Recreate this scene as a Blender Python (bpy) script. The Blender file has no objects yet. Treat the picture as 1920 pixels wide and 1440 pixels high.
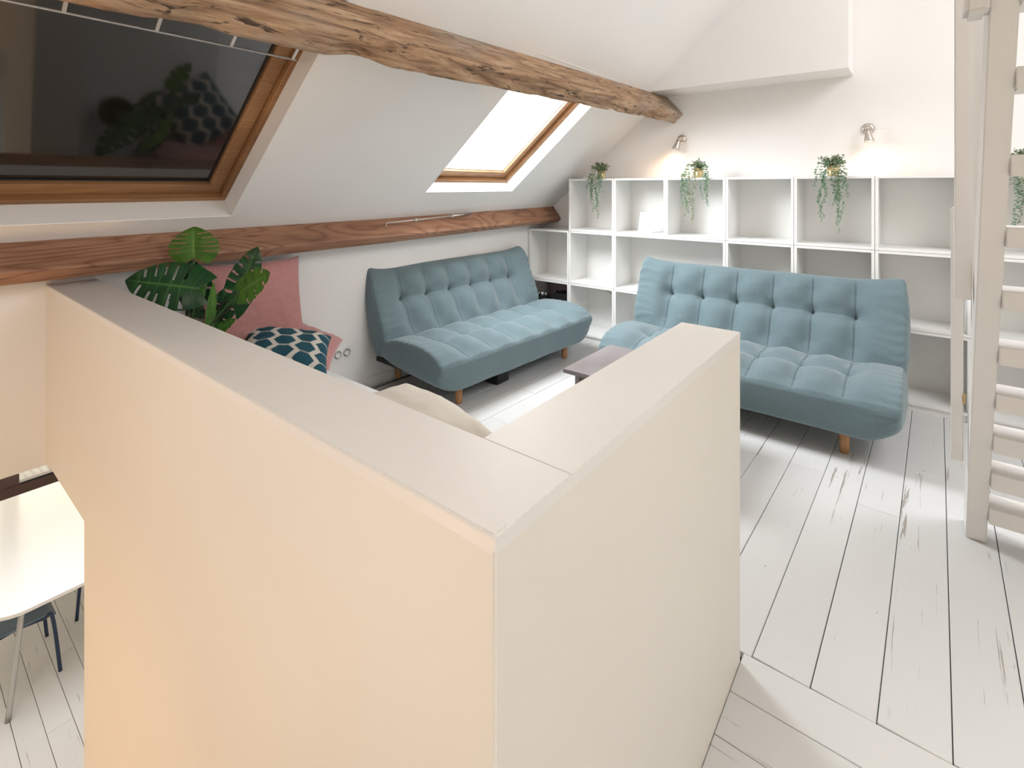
import bpy, bmesh, math, random
from mathutils import Vector, Matrix, noise
PI=math.pi; R=math.radians
S=bpy.context.scene; C=S.collection
# ---------------------------------------------------------------- camera, world, light, exposure
CAMH=1.6; YAW=R(38.37); FPX=950.0
cam=bpy.data.objects.new('camera',bpy.data.cameras.new('camera')); C.objects.link(cam)
cam.location=(0,0,CAMH); cam.rotation_euler=(PI/2,0,YAW)
cam.data.sensor_width=36; cam.data.lens=36*FPX/1920; cam.data.shift_y=-(720-350)/1920; cam.data.clip_start=.02
S.camera=cam
w=bpy.data.worlds.new('world'); S.world=w; w.use_nodes=True
bg=w.node_tree.nodes['Background']; bg.inputs[0].default_value=(1,.90,.73,1); bg.inputs[1].default_value=3.0
S.view_settings.view_transform='Standard'; S.view_settings.look='None'; S.view_settings.gamma=1
S.view_settings.use_curve_mapping=False; S.view_settings.exposure=0.14
def area(name,loc,target,size,energy,col,sy=None,spread=PI):
    l=bpy.data.lights.new(name,'AREA'); l.energy=energy; l.color=col; l.size=size; l.spread=spread
    if sy: l.shape='RECTANGLE'; l.size_y=sy
    o=bpy.data.objects.new(name,l); C.objects.link(o); o.location=loc
    o.rotation_euler=(Vector(target)-Vector(loc)).to_track_quat('-Z','Y').to_euler(); return o
# daylight through the skylight on the other roof slope, the near skylight and the skylight in view
area('roof_window_light',(2.0,3.0,3.6),(0.1,2.6,0),1.3,62,(.78,.82,.96),1.8)
area('skylight_light',(-2.98,3.1,2.45),(-1.9,3.35,.9),1.1,140,(.90,.95,1),1.1)
# warm lamps of the stair landing behind the camera
area('landing_lamp',(-.9,-1.6,1.9),(-1.2,.6,.6),.9,21,(1,.87,.80))
area('stair_lamp',(-2.2,-1.2,-.6),(-2.3,.6,0.2),.8,16,(1,.57,.24))
area('dining_fill',(-4.4,.7,.05),(-4.3,.7,-1.9),1.0,17,(.90,.94,1))  # unseen cool fill light added under the lower ceiling to brighten the room below
# ---------------------------------------------------------------- materials
def mat(name,col=(.8,.8,.8),rough=.5,metal=0,spec=None,emit=None,es=1):
    m=bpy.data.materials.new(name); m.use_nodes=True; b=m.node_tree.nodes['Principled BSDF']
    b.inputs['Base Color'].default_value=(*col,1); b.inputs['Roughness'].default_value=rough; b.inputs['Metallic'].default_value=metal
    if spec is not None: b.inputs['Specular IOR Level'].default_value=spec
    if emit: b.inputs['Emission Color'].default_value=(*emit,1); b.inputs['Emission Strength'].default_value=es
    return m
class N:
    def __init__(s,m): s.m=m; s.t=m.node_tree; s.b=s.t.nodes['Principled BSDF']
    def n(s,typ,**kw):
        x=s.t.nodes.new(typ)
        for k,v in kw.items():
            if k.startswith('i_'): 
                key=k[2:]; key=int(key) if key.isdigit() else key.replace('_',' ')
                x.inputs[key].default_value=v
            else: setattr(x,k,v)
        return x
    def l(s,a,b): s.t.links.new(a,b)
    def coords(s,scale=(1,1,1),rnd=True,obj=True,rot=(0,0,0)):
        tc=s.n('ShaderNodeTexCoord'); mp=s.n('ShaderNodeMapping'); mp.inputs['Scale'].default_value=scale; mp.inputs['Rotation'].default_value=rot
        s.l(tc.outputs['Object'],mp.inputs['Vector'])
        if rnd:
            oi=s.n('ShaderNodeObjectInfo'); ml=s.n('ShaderNodeMath',operation='MULTIPLY',i_1=37.0); s.l(oi.outputs['Random'],ml.inputs[0])
            s.l(ml.outputs[0],mp.inputs['Location'])
        return mp.outputs['Vector']
    def noise(s,vec,scale,detail=3,rough=.5,dist=0):
        x=s.n('ShaderNodeTexNoise'); x.inputs['Scale'].default_value=scale; x.inputs['Detail'].default_value=detail
        x.inputs['Roughness'].default_value=rough; x.inputs['Distortion'].default_value=dist
        if vec: s.l(vec,x.inputs['Vector'])
        return x.outputs['Fac']
    def ramp(s,fac,stops):
        r=s.n('ShaderNodeValToRGB'); e=r.color_ramp.elements
        while len(e)<len(stops): e.new(.5)
        for el,(p,c) in zip(e,stops): el.position=p; el.color=(*c,1) if len(c)==3 else c
        s.l(fac,r.inputs[0]); return r.outputs[0]
    def mix(s,fac,a,b,blend='MIX'):
        x=s.n('ShaderNodeMix',data_type='RGBA',blend_type=blend)
        for sock,v in ((x.inputs[0],fac),(x.inputs[6],a),(x.inputs[7],b)):
            if isinstance(v,(int,float)): sock.default_value=v
            elif isinstance(v,tuple): sock.default_value=(*v,1)
            else: s.l(v,sock)
        return x.outputs[2]
    def col(s,c): s.l(c,s.b.inputs['Base Color'])
    def bump(s,h,strength=.3,dist=.002):
        x=s.n('ShaderNodeBump'); x.inputs['Strength'].default_value=strength; x.inputs['Distance'].default_value=dist
        s.l(h,x.inputs['Height']); s.l(x.outputs[0],s.b.inputs['Normal'])
def paint(name,col,rough=.6,amt=.03,bs=.12):
    m=mat(name,col,rough); k=N(m); v=k.coords(rnd=False)
    f=k.noise(v,1.3,4); d=tuple(c*(1-amt) for c in col)
    k.col(k.ramp(f,[(.35,d),(.65,col)])); k.bump(k.noise(v,90,3),bs,.001); return m
M={}
M['wall']=paint('white_wall_paint',(.86,.85,.83),.75)
M['cap']=paint('satin_wall_cap_paint',(.82,.795,.765),.42,.05,.25)
M['part']=paint('partition_paint',(.80,.765,.70),.55)
M['shelf']=mat('white_shelf_laminate',(.84,.84,.82),.35)
M['ladder']=paint('white_ladder_paint',(.76,.735,.70),.4,.04,.2)
M['mattress']=paint('white_mattress',(.82,.83,.84),.8)
def plankmat(name,base,warm):
    m=mat(name,base,.38); k=N(m)
    v=k.coords(); vs=k.coords((.25,3.0,1)) 
    c=k.ramp(k.noise(v,1.1,3),[(.3,tuple(x*.93 for x in base)),(.7,base)])
    # chips: small specks of bare dark wood, long hairline scratches along the board
    vo=k.n('ShaderNodeTexVoronoi',feature='F1'); vo.inputs['Scale'].default_value=8; k.l(k.coords((.8,1,1)),vo.inputs['Vector'])
    speck=k.ramp(vo.outputs['Distance'],[(.026,(1,1,1)),(.038,(0,0,0))])
    gate=k.ramp(k.noise(v,2.3,1),[(.43,(0,0,0)),(.46,(1,1,1))])
    sp=k.mix(1.0,speck,gate,'MULTIPLY')
    hl=k.ramp(k.noise(k.coords((.7,26,1)),1.6,5,.65,.6),[(.632,(0,0,0)),(.65,(1,1,1))])
    hg=k.ramp(k.noise(v,1.7,2),[(.47,(0,0,0)),(.52,(1,1,1))]); hl=k.mix(1.0,hl,hg,'MULTIPLY')
    scuff=k.ramp(k.noise(k.coords((5,9,3)),3,6,.7),[(.64,(0,0,0)),(.68,(1,1,1))])
    scuff=k.mix(1.0,scuff,k.ramp(k.noise(v,1.2,1),[(.53,(0,0,0)),(.58,(1,1,1))]),'MULTIPLY')
    c=k.mix(sp,c,(.20,.17,.15)); c=k.mix(hl,c,(.36,.33,.30)); c=k.mix(scuff,c,tuple(x*.80 for x in base)); k.col(c)
    k.bump(k.noise(k.coords((.5,9,1)),6,4),.25,.002); return m
M['plank']=plankmat('white_painted_floorboard',(.69,.69,.68),0)
M['plank2']=plankmat('white_painted_floorboard_below',(.74,.72,.69),0)
M['gap']=mat('dark_joint',(.10,.09,.08),.9)
def old_wood():
    m=mat('old_timber',(.4,.25,.15),.8); k=N(m)
    v=k.coords((6,.8,6),rnd=False); g=k.noise(v,3,8,.62,.8)
    c=k.ramp(g,[(.30,(.10,.055,.03)),(.42,(.27,.155,.085)),(.54,(.42,.265,.155)),(.70,(.55,.39,.26))])
    gr=k.ramp(k.noise(k.coords((1.2,.7,1.2),rnd=False),1.7,4,.6),[(.47,(0,0,0)),(.66,(.7,.7,.7))])
    c=k.mix(gr,c,(.36,.31,.26))
    fine=k.ramp(k.noise(k.coords((34,1.6,34),rnd=False),3,5,.7,.3),[(.33,(.35,.3,.27)),(.45,(1,1,1))])
    c=k.mix(.85,c,fine,'MULTIPLY')
    rots=k.ramp(k.noise(k.coords((16,4,16),rnd=False),1.3,5,.6,1.2),[(.60,(0,0,0)),(.66,(1,1,1))]); c=k.mix(rots,c,(.07,.045,.03))
    k.col(c); k.bump(g,.9,.012); return m
M['old']=old_wood()
def pine(name,a,b,dark,sc=(7,.55,7),dist=5.0):
    m=mat(name,a,.45); k=N(m)
    v=k.coords(sc,rnd=True)
    f0=k.noise(v,.55,2,.5,dist*.12); ml=k.n('ShaderNodeMath',operation='MULTIPLY',i_1=26.0); k.l(f0,ml.inputs[0]); fr=k.n('ShaderNodeMath',operation='PINGPONG',i_1=.5); k.l(ml.outputs[0],fr.inputs[0])
    m2=k.n('ShaderNodeMath',operation='MULTIPLY',i_1=2.0); k.l(fr.outputs[0],m2.inputs[0])
    c=k.ramp(m2.outputs[0],[(.0,dark),(.22,b),(.8,a)]); fib=k.noise(k.coords((sc[0]*8,sc[1]*2,sc[2]*8)),3,3,.6); c=k.mix(.35,c,k.ramp(fib,[(.35,dark),(.6,a)]))
    class wv: outputs={'Fac':m2.outputs[0]}
    big=k.ramp(k.noise(k.coords((2,.8,2)),1.5,3),[(.35,(.72,.68,.66)),(.65,(1,1,1))])
    c=k.mix(1,c,big,'MULTIPLY'); k.col(c); k.bump(wv.outputs['Fac'],.08,.002); return m
M['pine']=pine('reddish_pine_beam',(.43,.235,.14),(.33,.16,.09),(.17,.07,.04),(6,.9,6),4.0)
M['frame']=pine('varnished_window_pine',(.40,.22,.10),(.35,.18,.075),(.25,.12,.05),(9,.4,9),2.0)
M['leg']=pine('beech_leg',(.56,.30,.13),(.50,.25,.10),(.38,.17,.07),(9,9,1),1.5)
def fabric(name,a,b,scale=260,rough=.95,bs=.35,sheen=.3):
    m=mat(name,a,rough,spec=.2); k=N(m); v=k.coords(rnd=False)
    f=k.noise(v,scale,2,.7); g=k.noise(k.coords((.4,3,3),rnd=False),120,2)
    c=k.ramp(f,[(.35,b),(.65,a)]); c=k.mix(.35,c,k.ramp(g,[(.35,b),(.65,a)])); k.col(c); k.bump(f,bs,.0012)
    k.b.inputs['Sheen Weight'].default_value=sheen; k.b.inputs['Sheen Roughness'].default_value=.5; return m
M['blue']=fabric('blue_grey_sofa_fabric',(.165,.228,.247),(.112,.163,.182))
M['pink']=fabric('dusty_pink_velvet',(.54,.265,.255),(.47,.215,.21),40,.8,.15,.5)
M['beige']=fabric('cream_cotton',(.77,.71,.63),(.70,.64,.56))
M['metal']=mat('brushed_steel',(.55,.54,.52),.32,1)
M['nickel']=mat('satin_nickel',(.62,.57,.52),.3,1)
M['chrome_rod']=mat('grey_metal_bar',(.62,.60,.58),.4,.6)
M['black']=mat('black_powder_coat',(.012,.013,.015),.5)
M['rubber']=mat('black_seal',(.006,.006,.007),.4)
M['brass']=mat('brass',(.55,.38,.16),.35,1)
M['gold']=mat('gold_pot',(.62,.50,.27),.35,.85)
M['soil']=mat('dark_soil',(.04,.025,.015),1)
M['navy']=mat('navy_tube',(.012,.03,.075),.4)
M['seatblue']=mat('blue_grey_chair_shell',(.15,.21,.26),.35)
M['tabletop']=paint('white_table_laminate',(.76,.745,.72),.25,.01,.02)
M['greytop']=pine('grey_washed_wood',(.27,.245,.25),(.25,.225,.23),(.21,.19,.19),(1.2,10,10),2)
M['brownframe']=mat('brown_window_frame',(.085,.045,.035),.35)
M['white']=mat('white_plastic',(.85,.85,.83),.35)
M['cable']=mat('cream_cable',(.62,.56,.38),.5)
M['corr']=mat('corrugated_roof',(.30,.29,.28),.6)
M['pinkback']=mat('mauve_back_panel',(.30,.22,.24),.6)
M['bulb']=mat('lit_bulb',(1,1,1),.4,emit=(1,.80,.55),es=5)
g=mat('window_glass',(1,1,1),.02); nt=g.node_tree; tr_=nt.nodes.new('ShaderNodeBsdfTransparent'); gl_=nt.nodes.new('ShaderNodeBsdfGlossy'); gl_.inputs['Roughness'].default_value=.02
mx=nt.nodes.new('ShaderNodeMixShader'); mx.inputs[0].default_value=.06; nt.links.new(tr_.outputs[0],mx.inputs[1]); nt.links.new(gl_.outputs[0],mx.inputs[2]); nt.links.new(mx.outputs[0],nt.nodes['Material Output'].inputs[0]); M['glass']=g
g=mat('dark_window_pane',(.010,.010,.009),.07,spec=1.0); g.node_tree.nodes['Principled BSDF'].inputs['IOR'].default_value=1.55
k=N(g); f=k.noise(k.coords((220,6,220),rnd=False),1,2); k.col(k.ramp(f,[(.3,(.007,.007,.0065)),(.7,(.014,.014,.012))])); M['darkglass']=g
def leafmat(name,a,b,vein):
    m=mat(name,a,.35); k=N(m)
    at=k.n('ShaderNodeAttribute',attribute_name='vein'); f=k.noise(k.coords(rnd=False),14,2)
    c=k.ramp(f,[(.35,b),(.65,a)]); k.col(k.mix(at.outputs['Fac'],c,vein))
    k.b.inputs['Subsurface Weight'].default_value=0; return m
M['leafdark']=leafmat('dark_leaf',(.014,.085,.022),(.008,.055,.016),(.10,.24,.06))
M['leaflight']=leafmat('light_leaf',(.075,.20,.022),(.05,.15,.018),(.19,.34,.09))
M['stem']=mat('plant_stem',(.035,.075,.022),.5); M['darkstem']=mat('dark_stem',(.02,.018,.012),.6)
M['trail']=mat('grey_green_leaf',(.20,.25,.14),.6); M['trail2']=mat('green_leaf_deep',(.13,.25,.14),.6)
M['pot']=mat('white_ceramic_pot',(.7,.7,.68),.3)
m=mat('hexagon_fabric',(1,1,1),.9); k=N(m); at=k.n('ShaderNodeAttribute',attribute_name='hexcol'); v=k.coords(rnd=False)
c=k.mix(.35,at.outputs['Color'],k.ramp(k.noise(k.coords((4,30,4),rnd=False),14,3,.7),[(.3,(.45,.5,.55)),(.7,(1,1,1))]),'MULTIPLY'); k.col(c); M['hex']=m
# ---------------------------------------------------------------- helpers
def tag(o,label=None,cat=None,group=None,kind=None):
    if label: o['label']=label
    if cat: o['category']=cat
    if group: o['group']=group
    if kind: o['kind']=kind
    return o
def empty(name,loc=(0,0,0),rotz=0,**kw):
    o=bpy.data.objects.new(name,None); C.objects.link(o); o.location=loc; o.rotation_euler=(0,0,rotz); o.empty_display_size=.1
    return tag(o,**kw)
def obj(name,bm,m,parent=None,smooth=False,local=False,bevel=0,**kw):
    """links one mesh; vertices given in world space (or the parent's own space when local)"""
    if bevel:
        bmesh.ops.bevel(bm,geom=list(bm.edges),offset=bevel,segments=2,affect='EDGES',clamp_overlap=True)
    me=bpy.data.meshes.new(name)
    if parent is not None and not local:
        mw=Matrix.LocRotScale(parent.location,parent.rotation_euler,None)
        p=parent.parent
        while p is not None: mw=Matrix.LocRotScale(p.location,p.rotation_euler,None)@mw; p=p.parent
        bmesh.ops.transform(bm,matrix=mw.inverted(),verts=bm.verts)
    if smooth:
        for f in bm.faces: f.smooth=True
    bm.normal_update(); bm.to_mesh(me); bm.free()
    if isinstance(m,(list,tuple)):
        for x in m: me.materials.append(x)
    else: me.materials.append(m)
    o=bpy.data.objects.new(name,me); C.objects.link(o)
    if parent is not None: o.parent=parent
    return tag(o,**kw)
def B(): return bmesh.new()
def bx(bm,lo,hi):
    vs=[bm.verts.new((x,y,z)) for x in (lo[0],hi[0]) for y in (lo[1],hi[1]) for z in (lo[2],hi[2])]
    for f in ((0,1,3,2),(4,6,7,5),(0,4,5,1),(2,3,7,6),(0,2,6,4),(1,5,7,3)): bm.faces.new([vs[i] for i in f])
    return bm
def box(name,lo,hi,m,parent=None,bevel=.002,**kw): return obj(name,bx(B(),lo,hi),m,parent,bevel=bevel,**kw)
def hexa(bm,p8):
    """p8: 4 points of one end, 4 of the other, same order around"""
    v=[bm.verts.new(p) for p in p8]
    for f in ((3,2,1,0),(4,5,6,7),(0,1,5,4),(1,2,6,5),(2,3,7,6),(3,0,4,7)): bm.faces.new([v[i] for i in f])
    bmesh.ops.recalc_face_normals(bm,faces=bm.faces); return bm
def tube(bm,pts,r,n=8,cap=True):
    pts=[Vector(p) for p in pts]; rs=r if isinstance(r,(list,tuple)) else [r]*len(pts); rings=[]; up=None
    for i,p in enumerate(pts):
        t=(pts[min(i+1,len(pts)-1)]-pts[max(i-1,0)]).normalized()
        if up is None: up=Vector((0,0,1)) if abs(t.z)<.9 else Vector((1,0,0))
        a=t.cross(up); a=a.normalized() if a.length>1e-6 else t.orthogonal().normalized(); b=t.cross(a).normalized(); up=-b if False else up
        up=(a.cross(t)).normalized()
        rings.append([bm.verts.new(p+rs[i]*(math.cos(2*PI*j/n)*a+math.sin(2*PI*j/n)*up)) for j in range(n)])
    for A_,B_ in zip(rings,rings[1:]):
        for j in range(n): bm.faces.new((A_[j],A_[(j+1)%n],B_[(j+1)%n],B_[j]))
    if cap: bm.faces.new(rings[0]); bm.faces.new(rings[-1][::-1])
    bmesh.ops.recalc_face_normals(bm,faces=bm.faces); return bm
def lathe(bm,prof,c=(0,0,0),axis=(0,0,1),n=24):
    q=Vector(axis).normalized().to_track_quat('Z','X'); c=Vector(c); rings=[]
    for r,z in prof:
        rings.append([bm.verts.new(c+q@Vector((r*math.cos(2*PI*j/n),r*math.sin(2*PI*j/n),z))) for j in range(n)] if r>1e-5 else [bm.verts.new(c+q@Vector((0,0,z)))])
    for a,b in zip(rings,rings[1:]):
        for j in range(n):
            f=[a[j%len(a)],a[(j+1)%len(a)],b[(j+1)%len(b)],b[j%len(b)]]; u=[]
            for x in f:
                if x not in u: u.append(x)
            if len(u)>2:
                try: bm.faces.new(u)
                except ValueError: pass
    bmesh.ops.recalc_face_normals(bm,faces=bm.faces); return bm
def at(px,py,depth):
    """a point of the room seen at photo pixel px,py at the given distance in front of the camera"""
    s,c=math.sin(YAW),math.cos(YAW); l=(px-960)/FPX; u=(350-py)/FPX
    return Vector((-s+c*l,c+s*l,u))*depth+Vector((0,0,CAMH))
# roof slope frame: P(x, y, off) = point on the ceiling plane above x, moved off metres outwards
SK=.843; SA=math.atan(SK); SN=Vector((-math.sin(SA),0,math.cos(SA)))
def P(x,y,off=0): return Vector((x,y,1.375+SK*(x+3.306)))+SN*off
def slab_prism(bm,x0,x1,y0,y1,o0,o1):
    return hexa(bm,[P(x0,y0,o0),P(x1,y0,o0),P(x1,y0,o1),P(x0,y0,o1),P(x0,y1,o0),P(x1,y1,o0),P(x1,y1,o1),P(x0,y1,o1)])
KX=-3.41; YB=4.97; ZL=-1.92
# ---------------------------------------------------------------- structure
fl=tag(box('floor',(KX-.04,.74,-.2),(1.9,YB,-.024),M['gap'],bevel=0),kind='structure')
fl2=tag(box('floor_landing',(-.458,-1.6,-.2),(1.9,.74,-.0245),M['gap'],bevel=0),kind='structure')
fl3=tag(box('floor_lower',(-6.75,-2.2,ZL-.15),(-.3,3.6,ZL-.024),M['gap'],bevel=0),kind='structure')
rnd=random.Random(4)
TH=R(-1.65)  # boards run a touch off square
def plank_run(root,along,a0,a1,b0,b1,wid,z,m,ang=0,pivot=(0,0),gap=.0014,cuts=None,lo_len=1.2,hi_len=2.6):
    """boards along axis 'y' or 'x': a = range along the board, b = lateral range"""
    b=b0
    while b<b1-.02:
        e=min(b+wid*(1+rnd.uniform(-.03,.03)) if wid else b1,b1); a=a0
        while a<a1-.01:
            L=rnd.uniform(lo_len,hi_len); n=a1 if a+L>a1-.6 else a+L
            bm=B(); zt=z+rnd.uniform(-.0012,.0012); 
            if along=='y': bx(bm,(b+gap,a+gap*.4,z-.022),(e-gap,n-gap*.4,zt))
            else: bx(bm,(a+gap*.4,b+gap,z-.022),(n-gap*.4,e-gap,zt))
            bmesh.ops.bevel(bm,geom=list(bm.edges),offset=.0018,segments=1,affect='EDGES')
            c=sum((v.co for v in bm.verts),Vector())/len(bm.verts)
            bmesh.ops.transform(bm,matrix=Matrix.Translation(-c),verts=bm.verts)
            if along=='y': bmesh.ops.rotate(bm,cent=(0,0,0),matrix=Matrix.Rotation(-PI/2,3,'Z'),verts=bm.verts)
            o=obj('floorboard',bm,m,root,local=True)
            cw=Matrix.Translation((pivot[0],pivot[1],0))@Matrix.Rotation(ang,4,'Z')@Vector((c.x-pivot[0],c.y-pivot[1],c.z))
            o.location=cw-root.location; o.rotation_euler=(0,0,ang+(PI/2 if along=='y' else 0))
            a=n
        b=e
# main boards: joints seen at x=-.426,-.27,-.098,.078,.25 along y=1.86
xs=[-.603+.1725*i for i in range(-16,15)]
def clipped_board(x0,x1,ya,yb):
    plank_run(fl,'y',ya,yb,x0,x1,None,0,M['plank'],ang=TH,pivot=(x0,1.86))
for x in xs:
    x0=x
    ya=.76 if x<-.62 else 1.862
    b0,b1=x0,x0+.1725
    if b1<KX+.03 : continue
    if x<-3.3: b0=KX+.04
    if b1>1.86: b1=1.86
    yend=YB-.03
    plank_run(fl,'y',ya,yend,max(b0,KX+.04 if ya<1 else b0),b1,None,0,M['plank'],ang=TH if ya>1 else TH,pivot=(b0,1.86))
plank_run(fl,'y',.76,1.86,-3.40,-3.2,None,0,M['plank'])
# cross boards of the landing run the other way
y=1.86
for wd in (.168,.162,.165,.17,.16,.17,.165,.17,.165,.17,.165,.17,.165,.17,.16,.17,.165,.17,.165,.17):
    plank_run(fl2 if y<.9 else fl,'x',-.457,1.88,y-wd,y,None,0,M['plank'],lo_len=1.4,hi_len=2.8); y-=wd
# boards of the room below
y=-.9
while y<2.3:
    plank_run(fl3,'x',-6.55,-2.0,y,y+.133,None,ZL,M['plank2'],lo_len=1.2,hi_len=2.2); y+=.133
# ceiling slope, with two roof windows cut out
bigX=(-3.25,-2.02); bigY=(-1.35,1.352)
smX=(-3.092,-1.98); smY=(2.78,3.905)
bm=B(); T=.12
ridge=.75
for a in ((-3.5,bigX[0],-2.2,YB+.1),(bigX[0],bigX[1],-2.2,bigY[0]),(bigX[0],bigX[1],bigY[1],smY[0]),(bigX[0],smX[0],smY[0],smY[1]),(bigX[0],bigX[1],smY[1],YB+.1),
          (smX[1],bigX[1],smY[0],smY[1]) if smX[1]<bigX[1] else None,(bigX[1],ridge,-2.2,YB+.1) ,):
    if a: slab_prism(bm,a[0],a[1],a[2],a[3],0,T)
obj('ceiling',bm,M['wall'],kind='structure')
bm=B(); zr=1.375+SK*(ridge+3.306)
def RS(x,y,o=0): return Vector((x,y,zr-SK*(x-ridge)+o))
def rprism(x0,x1,y0,y1): hexa(bm,[RS(x0,y0),RS(x1,y0),RS(x1,y0,.15),RS(x0,y0,.15),RS(x0,y1),RS(x1,y1),RS(x1,y1,.15),RS(x0,y1,.15)])
for a in ((ridge,1.3,-2.2,YB+.1),(1.3,2.6,-2.2,1.2),(1.3,2.6,1.2+2.6,YB+.1),(2.6,3.6,-2.2,YB+.1)): rprism(*a)
obj('ceiling_right',bm,M['wall'],kind='structure')
# back wall
tag(box('wall_back',(KX-.1,YB,-.2),(2.6,YB+.12,5.4),M['wall'],bevel=0),kind='structure')
tag(box('wall_right',(2.5,-2.2,-.2),(2.6,YB,3.3),M['wall'],bevel=0),kind='structure')
tag(box('wall_front',(-6.75,-2.32,ZL),(2.6,-2.2,4.9),M['wall'],bevel=0),kind='structure')
tag(box('wall_lower_right',(-.42,-2.2,ZL),(-.30,.54,-.2),M["part"],bevel=0),kind='structure')
# boxed-in projection high on the back wall
bm=B(); xa,xb=-2.6,-.385; zb=2.505
v=[(-1.98,zb),(xb,zb),(xb,3.9),(-.32,3.9)]
poly=[(-1.985,zb),(xb,zb),(xb,1.375+SK*(xb+3.306)+.03)]
a=[bm.verts.new((x,4.6,z)) for x,z in poly]; b=[bm.verts.new((x,YB+.02,z)) for x,z in poly]
bm.faces.new(a); bm.faces.new(b[::-1])
for i in range(3): bm.faces.new((a[i],b[i],b[(i+1)%3],a[(i+1)%3]))
bmesh.ops.recalc_face_normals(bm,faces=bm.faces)
obj('wall_bulkhead',bm,M['wall'],kind='structure')
# knee wall under the slope: full height behind the half wall, a header in front of it
bm=B(); bx(bm,(KX-.12,.735,-.2),(KX,YB,1.30)); bx(bm,(KX-.12,-2.2,.205),(KX,.735,1.30))
kw=obj('wall_left',bm,M['wall'],kind='structure')
box('baseboard_panel',(KX-.01,1.75,.0),(KX+.012,4.6,.075),M['wall'],kw,.003)
# half wall round the stair well
XW=-.458; YW=.54
hw=empty('wall_half',(XW,YW,ZL),kind='structure')
bm=B(); bx(bm,(-2.664,YW,ZL),(XW,YW+.2,1.085)); bx(bm,(KX+.105,YW,.229),(-2.664,YW+.2,1.085)); bx(bm,(KX,YW,.214),(KX+.105,YW+.2,1.085))
bmesh.ops.remove_doubles(bm,verts=bm.verts,dist=1e-6)
obj('long_wall',bm,M['part'],hw)
bm=bx(B(),(XW-.2,YW+.2,-.2),(XW,1.818,1.085)); obj('short_wall',bm,M['part'],hw)
# thin corner bead of filler
bm=tube(B(),[(XW-.0015,YW+.0015,ZL),(XW-.0015,YW+.0015,1.09)],.003,8); obj('corner_bead',bm,M['part'],hw,smooth=True)
def cap_board(lo,hi,rad=.012):
    bm=bx(B(),lo,hi); ed=[e for e in bm.edges if all(v.co.z>lo[2]+.001 for v in e.verts)]
    bmesh.ops.bevel(bm,geom=ed,offset=rad,segments=3,affect='EDGES'); return bm
obj('cap_board',cap_board((KX,YW-.0008,1.0849),(XW+.0008,YW+.2,1.11),.0015),M['cap'],hw)
obj('cap_board',cap_board((XW-.2,YW+.2001,1.0849),(XW+.0008,1.8188,1.1099),.0015),M['cap'],hw)
obj('edge_strip',bx(B(),(KX,YW-.0012,1.098),(XW+.001,YW+.036,1.1112)),M['cap'],hw,bevel=.005)
# ---------------------------------------------------------------- lower room shell
tag(box('ceiling_lower',(-6.75,-1.2,.205),(KX-.12,3.6,.3),M['wall'],bevel=0),kind='structure')
tag(box('wall_lower_far',(-6.75,2.6,ZL),(-.7,2.7,-.2),M['wall'],bevel=0),kind='structure')
bm=B(); bx(bm,(-6.75,-2.2,ZL-.1),(-6.6,3.6,-1.32)); bx(bm,(-6.75,-2.2,-.1),(-6.6,3.6,.3)); bx(bm,(-6.75,2.2,-1.32),(-6.6,3.6,-.1)); bx(bm,(-6.75,-2.2,-1.32),(-6.6,-.6,-.1))
obj('wall_lower_window',bm,M['wall'],kind='structure')
wn=empty('window_lower',(-6.66,.8,-1.32),kind='structure')
for a in (((-6.69,-.6,-1.32),(-6.59,2.2,-1.20)),((-6.69,-.6,-.17),(-6.59,2.2,-.1)),((-6.69,.73,-1.2),(-6.59,.86,-.17)),((-6.69,-.6,-1.2),(-6.59,-.52,-.17)),((-6.69,2.12,-1.2),(-6.59,2.2,-.17))):
    box('frame_bar',a[0],a[1],M['brownframe'],wn,.006)
box('glazing_bead',(-6.60,.86,-1.2),(-6.585,2.12,-1.185),M['rubber'],wn,.002)
for y0,y1 in ((-.52,.73),(.86,2.12)): box('pane',(-6.655,y0,-1.2),(-6.65,y1,-.17),M['glass'],wn,0)
bm=B(); yy=-.8; rows=[]
while yy<3.0:
    rows.append([bm.verts.new((x,yy,-1.32-.10*(-6.85-x)+(.012 if int(round(yy/.03))%2 else -.012))) for x in (-6.85,-9.5)]); yy+=.03
for a,b in zip(rows,rows[1:]): bm.faces.new((a[0],a[1],b[1],b[0]))
obj('neighbouring_roof',bm,M['corr'],label='pale corrugated roof seen through the brown window downstairs',cat='roof')
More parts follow.
